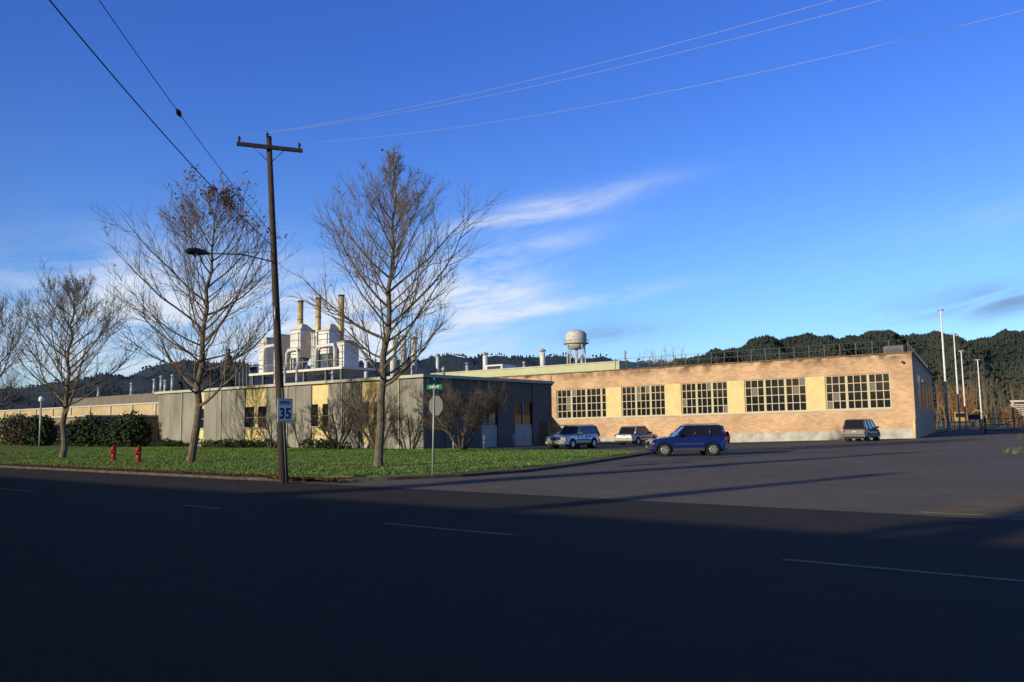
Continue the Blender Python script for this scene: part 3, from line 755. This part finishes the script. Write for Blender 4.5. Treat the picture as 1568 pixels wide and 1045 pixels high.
for (x,y,h,r) in [(-22.6,128.6,17.0,.15),(-22.2,135,14,.12),(-22.5,142,12,.11),(-21.5,150,11,.11)]:
    A=Asm('light_pole'); A.tube('shaft',M['white'],[(x,y,-.3),(x,y,h)],[r*1.2,r*.7],8)
    A.tube('lamp',M['steel'],[(x-.4,y,h),(x+.4,y,h+.05)],.12,6); A.tube('footing',M['base'],[(x,y,-.4),(x,y,.4)],.4,10); A.done()
A=Asm('site_notice_board',loc=(-19.5,130,0)); A.box('panel',mat('blue_board',(.05,.10,.25),.5),-.7,.7,-.15,-.1,1.5,2.2); A.tube('legs',M['steel'],[(-.6,-.05,0),(-.6,-.05,2.2)],.05,6); A.tube('legs',M['steel'],[(.6,-.05,0),(.6,-.05,2.2)],.05,6); A.done()
A=Asm('loading_shelter')
A.box('roof',M['fascia'],-13,0,112,124,3.5,3.72)
for x in(-12.8,-9.5,-5,-.2): A.box('columns',M['steel'],x-.1,x+.1,112.1,112.3,-.2,3.5)
for k in range(7): A.box('louvres',M['base'],-13,0,111.96,111.99,1.7+k*.24,1.83+k*.24)
A.done()
A=Asm('gate'); 
for x in(-14.5,-11.0): A.tube('post',M['dark'],[(x,103,-.2),(x,103,1.9)],.07,8)
for z in(.4,1.0,1.6): A.tube('bars',M['dark'],[(-14.5,103,z),(-11.0,103,z)],.035,6)
A.tube('brace',M['dark'],[(-14.5,103,.4),(-11.0,103,1.6)],.03,6); A.done()
for i in range(9):
    x=-6.5+U(-.8,2)+i*.1;y=62+i*3+U(-1,1); r=U(.2,.45)
    bpy.ops.mesh.primitive_ico_sphere_add(subdivisions=2,radius=r,location=(x,y,r*.25)); o=bpy.context.object; o.name='boulder'
    for v in o.data.vertices: v.co*=U(.8,1.15)
    o.scale=(1.2,.9,.65); o.data.materials.append(M['base'])
A=Asm('yard_excavator',loc=(-30,185,0)); my=mat('machine_yellow',(.35,.20,.03),.5)
A.box('cab',my,-1.2,1.2,-1,1,1.1,2.9); A.box('cab_glass',M['glass'],-.9,.9,-1.03,-1.005,1.9,2.7); A.box('tracks',M['dark'],-2,2,-1.3,1.3,0,1.0); A.tube('boom',my,[(1,0,1.8),(2.6,0,3.4),(4.2,0,2.6)],.15,6); A.tube('stick',my,[(4.2,0,2.6),(4.4,0,1.0)],.12,6); A.done({'cab':.08,'tracks':.2})

# ------------------------------------------------------------------ vehicles (local +X = forward)
M['tyre']=mat('tyre_rubber',(.015,.015,.015),.9)
M['rim']=mat('alloy_rim',(.5,.5,.5),.35,metal=.7)
M['lampred']=mat('tail_lamp',(.30,.01,.01),.2,spec=.6)
M['lampclear']=mat('head_lamp',(.6,.6,.6),.1,spec=.8)
M['trim']=mat('black_trim',(.02,.02,.022),.6)
M['plate']=mat('licence_plate',(.4,.4,.42),.5)
M['amber']=mat('amber_lens',(.6,.2,.02),.3)
def car(name,loc,heading,paint,L=4.4,Wd=1.78,Hh_=1.68,kind='suv',cladding=None,spare=False,rack=False):
    A=Asm(name,loc=loc,rot=heading); h=L/2; w=Wd/2
    if kind=='suv': belt=1.02;hood=.99;xf=.72;xw=.12;xr=-h+.10;xrt=-h+.30;nose=.86
    elif kind=='van': belt=1.05;hood=.98;xf=1.2;xw=.45;xr=-h+.1;xrt=-h+.35;nose=.8
    else: belt=.95;hood=.92;xf=.95;xw=.3;xr=-h+.45;xrt=-h+.95;nose=.74
    wb=L*.30; wr=.345 if kind!='sedan' else .325
    fx,rx=wb*1.02+.05,-wb
    def archpts(cx,r): return [(cx+math.cos(a)*r,.30+math.sin(a)*r) for a in [math.pi*k/8 for k in range(9)]]
    prof_=[(h-.02,.32)]+archpts(fx,wr+.07)+archpts(rx,wr+.07)+[(-h+.03,.34),(-h,.62),(-h+.04,belt-.06),(xr+.02,belt),(xf,belt),(h-.55,hood-.07),(h-.16,nose),(h,.66)]
    n=len(prof_)
    def inset(x,z):
        return w-.05*max(0,(z-.6)/.45)-.10*max(0,(abs(x)-h+.35)/.35)
    vs=[(x,inset(x,z),z) for x,z in prof_]+[(x,-inset(x,z),z) for x,z in prof_]
    fs=[tuple(range(n)),tuple(range(2*n-1,n-1,-1))]+[(i,n+i,n+(i+1)%n,(i+1)%n) for i in range(n)]
    A.add('body',paint,vs,fs)
    A.box('underbody',M['trim'],-h+.2,h-.2,-w+.22,w-.22,.24,.6)
    wt=w-.24; wb_=w-.07; zr=Hh_-.05
    b=[(xf,wb_),(xr+.03,wb_),(xr+.03,-wb_),(xf,-wb_)]; t=[(xw,wt),(xrt,wt),(xrt,-wt),(xw,-wt)]
    vs=[(x,y,belt-.01) for x,y in b]+[(x,y,zr) for x,y in t]
    A.add('windows',M['glass'],vs,[(0,1,5,4),(1,2,6,5),(2,3,7,6),(3,0,4,7)])
    rp=[(xw+.05,wt+.02),(xrt-.05,wt+.02),(xrt-.05,-wt-.02),(xw+.05,-wt-.02)]
    vs=[(x,y,zr-.03) for x,y in rp]+[(x*.93-.0,y*.9,Hh_) for x,y in rp]
    A.add('roof',paint,vs,[(3,2,1,0),(4,5,6,7),(0,1,5,4),(1,2,6,5),(2,3,7,6),(3,0,4,7)])
    for sgn in(1,-1):
        def pil(xb,xt,r): A.tube('pillars',paint,[(xb,sgn*(wb_+.0),belt-.03),(xt,sgn*(wt+.0),zr)],r,5)
        pil(xf,xw,.04); pil(xr+.03,xrt,.07)
        for f in ((.36,.68) if kind!='sedan' else (.5,.97)):
            pil(xf+(xr-xf)*f,xw+(xrt-xw)*f,.04 if f<.6 else .055)
        A.box('mirrors',paint,xf-.25,xf-.1,*sorted((sgn*(w-.04),sgn*(w+.16))),belt+.0,belt+.15)
        A.box('sills',cladding or M['trim'],-wb+wr+.1,fx-wr-.1,*sorted((sgn*(w-.1),sgn*(w+.012))),.27,.42)
        A.box('side_moulding',cladding or M['trim'],-wb+wr+.15,fx-wr-.15,*sorted((sgn*(w-.06),sgn*(w+.01))),.60,.66)
        for xx in(.15,-.85): A.box('door_handles',M['trim'],xx-.1,xx+.08,*sorted((sgn*(w-.05),sgn*(w+.005))),.86,.9)
        A.box('door_gaps',M['trim'],.62,.63,*sorted((sgn*(w-.08),sgn*(w-.012))),.45,.9); A.box('door_gaps',M['trim'],-.42,-.41,*sorted((sgn*(w-.08),sgn*(w-.012))),.45,.9)
        A.box('headlamps',M['lampclear'],h-.17,h-.02,*sorted((sgn*(w-.5),sgn*(w-.13))),.66,.80)
        A.box('indicators',M['amber'],h-.2,h-.06,*sorted((sgn*(w-.16),sgn*(w-.05))),.62,.7)
        zt=.76 if kind!='suv' else .8
        A.box('tail_lamps',M['lampred'],-h-.012,-h+.12,*sorted((sgn*(w-.2),sgn*(w-.08))),zt,zt+(.2 if kind!='sedan' else .15))
        if rack: A.tube('roof_rack',M['trim'],[(xw-.1,sgn*(wt-.05),Hh_+.04),(xrt+.1,sgn*(wt-.05),Hh_+.04)],.018,5)
    A.box('front_bumper',cladding or paint,h-.14,h+.05,-w+.06,w-.06,.36,.58)
    A.box('rear_bumper',cladding or paint,-h-.06,-h+.14,-w+.06,w-.06,.38,.62)
    A.box('grille',M['trim'],h-.13,h+.0,-.42,.42,.64,.76)
    A.box('front_plate',M['plate'],h+.05,h+.06,-.2,.2,.42,.54)
    if kind!='suv': A.box('rear_plate',M['plate'],-h-.02,-h+.0,-.16,.16,.76,.87)
    else: A.box('rear_plate',M['plate'],-h-.075,-h-.06,-.2,.2,.44,.56)
    for cx in(fx,rx):
        for sgn in(1,-1):
            y0=sgn*(w-.22);y1=sgn*(w-.0)
            A.tube('tyres',M['tyre'],[(cx,y0,wr-.01),(cx,y1-sgn*.03,wr-.01),(cx,y1,wr-.01)],[wr,wr,wr*.92],20)
            A.tube('rims',M['rim'],[(cx,y1,wr-.01),(cx,y1+sgn*.008,wr-.01)],[wr*.62,wr*.55],16)
            for k in range(5):
                a=2*math.pi*k/5; A.tube('rim_gaps',M['trim'],[(cx+math.cos(a)*wr*.38,y1+sgn*.006,wr-.01+math.sin(a)*wr*.38),(cx+math.cos(a)*wr*.38,y1+sgn*.012,wr-.01+math.sin(a)*wr*.38)],wr*.10,6)
            A.tube('arch_liner',M['trim'],[(cx,sgn*(w-.4),wr),(cx,sgn*(w-.12),wr)],wr+.06,16)
    if spare: A.tube('spare_wheel',M['tyre'],[(-h-.22,-.05,.88),(-h-.2,-.05,.88),(-h-.02,-.05,.88)],[.30,.34,.34],20)
    A.done({'body':.045,'roof':.03,'front_bumper':.03,'rear_bumper':.03,'mirrors':.03})
blue=mat('blue_paint',(.006,.018,.13),.22,coat=.6,spec=.5)
grey=mat('grey_plastic',(.05,.05,.055),.6)
silver=mat('silver_paint',(.42,.43,.45),.3,metal=.55,coat=.5)
silver2=mat('pale_silver_paint',(.38,.37,.34),.3,metal=.5,coat=.5)
tan=mat('dark_bronze_paint',(.075,.064,.055),.45,metal=.1,coat=.2)
hd=math.atan2(-.613,-.79)
car('blue_suv',(-19.2,39.4,0),hd,blue,L=4.0,Wd=1.72,Hh_=1.58,kind='suv',cladding=grey,spare=True,rack=True)
car('silver_suv',(-32.2,48.4,zg(-32,48)),-math.pi/2,silver,L=4.4,Wd=1.78,Hh_=1.60,kind='suv',rack=True)
car('silver_hatchback',(-34.4,61.3,zg(-34.4,61)),math.pi/2,silver2,L=4.4,Wd=1.8,Hh_=1.58,kind='sedan')
car('bronze_minivan',(-19.0,71.5,zg(-19,71)),math.pi/2,tan,L=4.6,Wd=1.85,Hh_=1.80,kind='van')

# ------------------------------------------------------------------ light and sky
el=math.radians(13.5); sd=Vector((-.24,-.97,0)).normalized()
sun=bpy.data.lights.new('sun','SUN'); sun.energy=5.0; sun.angle=math.radians(.5); sun.color=(1,.91,.75)
so=bpy.data.objects.new('sun',sun); scene.collection.objects.link(so)
dirv=-(sd*math.cos(el)+Vector((0,0,math.sin(el))))
so.rotation_euler=dirv.to_track_quat('-Z','Y').to_euler()
w=bpy.data.worlds.new('World'); scene.world=w; w.use_nodes=True; nt=w.node_tree; N=nt.nodes; Lk=nt.links
bg=N['Background']; sky=N.new('ShaderNodeTexSky'); sky.sky_type='NISHITA'; sky.sun_disc=False
sky.sun_elevation=el; sky.sun_rotation=math.atan2(sd.x,sd.y); sky.air_density=1.0; sky.dust_density=.3; sky.ozone_density=3.0
bg.inputs['Strength'].default_value=.115
tc=N.new('ShaderNodeTexCoord'); sx=N.new('ShaderNodeSeparateXYZ'); Lk.new(tc.outputs['Generated'],sx.inputs[0])
def mth(op,a,b=None,c=None):
    n=N.new('ShaderNodeMath'); n.operation=op
    for i,v in enumerate((a,b,c)):
        if v is None: continue
        if isinstance(v,(int,float)): n.inputs[i].default_value=v
        else: Lk.new(v,n.inputs[i])
    return n.outputs[0]
az=mth('MULTIPLY',mth('ARCTAN2',sx.outputs['X'],sx.outputs['Y']),57.2958)
eld=mth('MULTIPLY',mth('ARCSINE',sx.outputs['Z']),57.2958)
def blob(a0,e0,wa,we,tilt,amp):
    c,s=math.cos(tilt),math.sin(tilt)
    u=mth('MULTIPLY_ADD',az,c/wa,mth('MULTIPLY_ADD',eld,s/wa,-(a0*c+e0*s)/wa)); v=mth('MULTIPLY_ADD',az,-s/we,mth('MULTIPLY_ADD',eld,c/we,(a0*s-e0*c)/we))
    q=mth('MULTIPLY_ADD',u,u,mth('MULTIPLY',v,v))
    return mth('MULTIPLY',mth('EXPONENT',mth('MULTIPLY',q,-1)),amp)
blobs=[(-36,14.6,7,.8,.2,.85),(-36,12.4,5,.7,.2,.45),(-34,8.2,6,.45,.16,.9),(-41,9.0,5,2.4,.1,1.05),(-49,6.5,8,3.0,.0,1.1),(-62,8,8,3.2,.1,1.15),(-58,4.0,25,1.5,0,.6),(-8,12,9,1.2,.2,.12)]
tot=None
for b in blobs:
    v=blob(*b); tot=v if tot is None else mth('ADD',tot,v)
cv=N.new('ShaderNodeCombineXYZ')
ct_,st_=math.cos(.18),math.sin(.18)
Lk.new(mth('MULTIPLY_ADD',az,.10*ct_,mth('MULTIPLY',eld,.10*st_)),cv.inputs['X']); Lk.new(mth('MULTIPLY_ADD',az,-.42*st_,mth('MULTIPLY',eld,.42*ct_)),cv.inputs['Y'])
nz=N.new('ShaderNodeTexNoise'); nz.inputs['Scale'].default_value=1.3; nz.inputs['Detail'].default_value=6; nz.inputs['Roughness'].default_value=.62; nz.inputs['Distortion'].default_value=.5
Lk.new(cv.outputs[0],nz.inputs['Vector'])
mr=N.new('ShaderNodeMapRange'); mr.inputs['From Min'].default_value=.32; mr.inputs['From Max'].default_value=.68; Lk.new(nz.outputs['Fac'],mr.inputs['Value'])
fac=mth('MINIMUM',mth('MULTIPLY',mth('MULTIPLY',tot,mr.outputs['Result']),1.25),.9)
gfac=mth('MULTIPLY',mth('ADD',blob(-7,7.0,6,1.0,.05,1.1),blob(-31,6.2,4,.9,0,.6)),mr.outputs['Result'])
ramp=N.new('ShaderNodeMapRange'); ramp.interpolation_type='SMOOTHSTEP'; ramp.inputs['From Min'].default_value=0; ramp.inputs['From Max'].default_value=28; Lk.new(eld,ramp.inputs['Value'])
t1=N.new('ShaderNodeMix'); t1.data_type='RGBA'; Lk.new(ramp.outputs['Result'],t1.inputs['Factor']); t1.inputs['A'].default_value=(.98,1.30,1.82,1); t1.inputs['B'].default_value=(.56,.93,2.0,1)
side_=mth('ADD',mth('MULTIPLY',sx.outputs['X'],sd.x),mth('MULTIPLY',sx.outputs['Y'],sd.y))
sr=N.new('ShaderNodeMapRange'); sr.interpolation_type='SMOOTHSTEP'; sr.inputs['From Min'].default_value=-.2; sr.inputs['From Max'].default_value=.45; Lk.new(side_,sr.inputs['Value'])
t2=N.new('ShaderNodeMix'); t2.data_type='RGBA'; Lk.new(sr.outputs['Result'],t2.inputs['Factor']); Lk.new(t1.outputs['Result'],t2.inputs['A']); t2.inputs['B'].default_value=(.42,.32,.22,1)  # unseen sun-side sky dimmed and warmed to cut fill light in the shadows
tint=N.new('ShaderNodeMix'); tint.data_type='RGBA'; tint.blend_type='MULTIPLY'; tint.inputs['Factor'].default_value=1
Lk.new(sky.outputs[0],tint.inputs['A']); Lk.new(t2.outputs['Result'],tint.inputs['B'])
mx=N.new('ShaderNodeMix'); mx.data_type='RGBA'
Lk.new(fac,mx.inputs['Factor']); Lk.new(tint.outputs['Result'],mx.inputs['A']); mx.inputs['B'].default_value=(6.7,7.3,8.3,1)
mg=N.new('ShaderNodeMix'); mg.data_type='RGBA'; Lk.new(gfac,mg.inputs['Factor']); Lk.new(mx.outputs['Result'],mg.inputs['A']); mg.inputs['B'].default_value=(1.7,2.3,3.8,1)
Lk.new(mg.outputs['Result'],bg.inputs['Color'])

# ------------------------------------------------------------------ camera
cam=bpy.data.cameras.new('camera'); cam.lens=28.8; cam.sensor_width=36; cam.clip_end=20000; cam.clip_start=.1
co=bpy.data.objects.new('camera',cam); scene.collection.objects.link(co); scene.camera=co
Mx=Matrix.Rotation(yaw,4,'Z')@Matrix.Rotation(math.radians(90+5.8),4,'X')@Matrix.Rotation(math.radians(-.8),4,'Z')
co.matrix_world=Matrix.Translation((0,0,1.75))@Mx
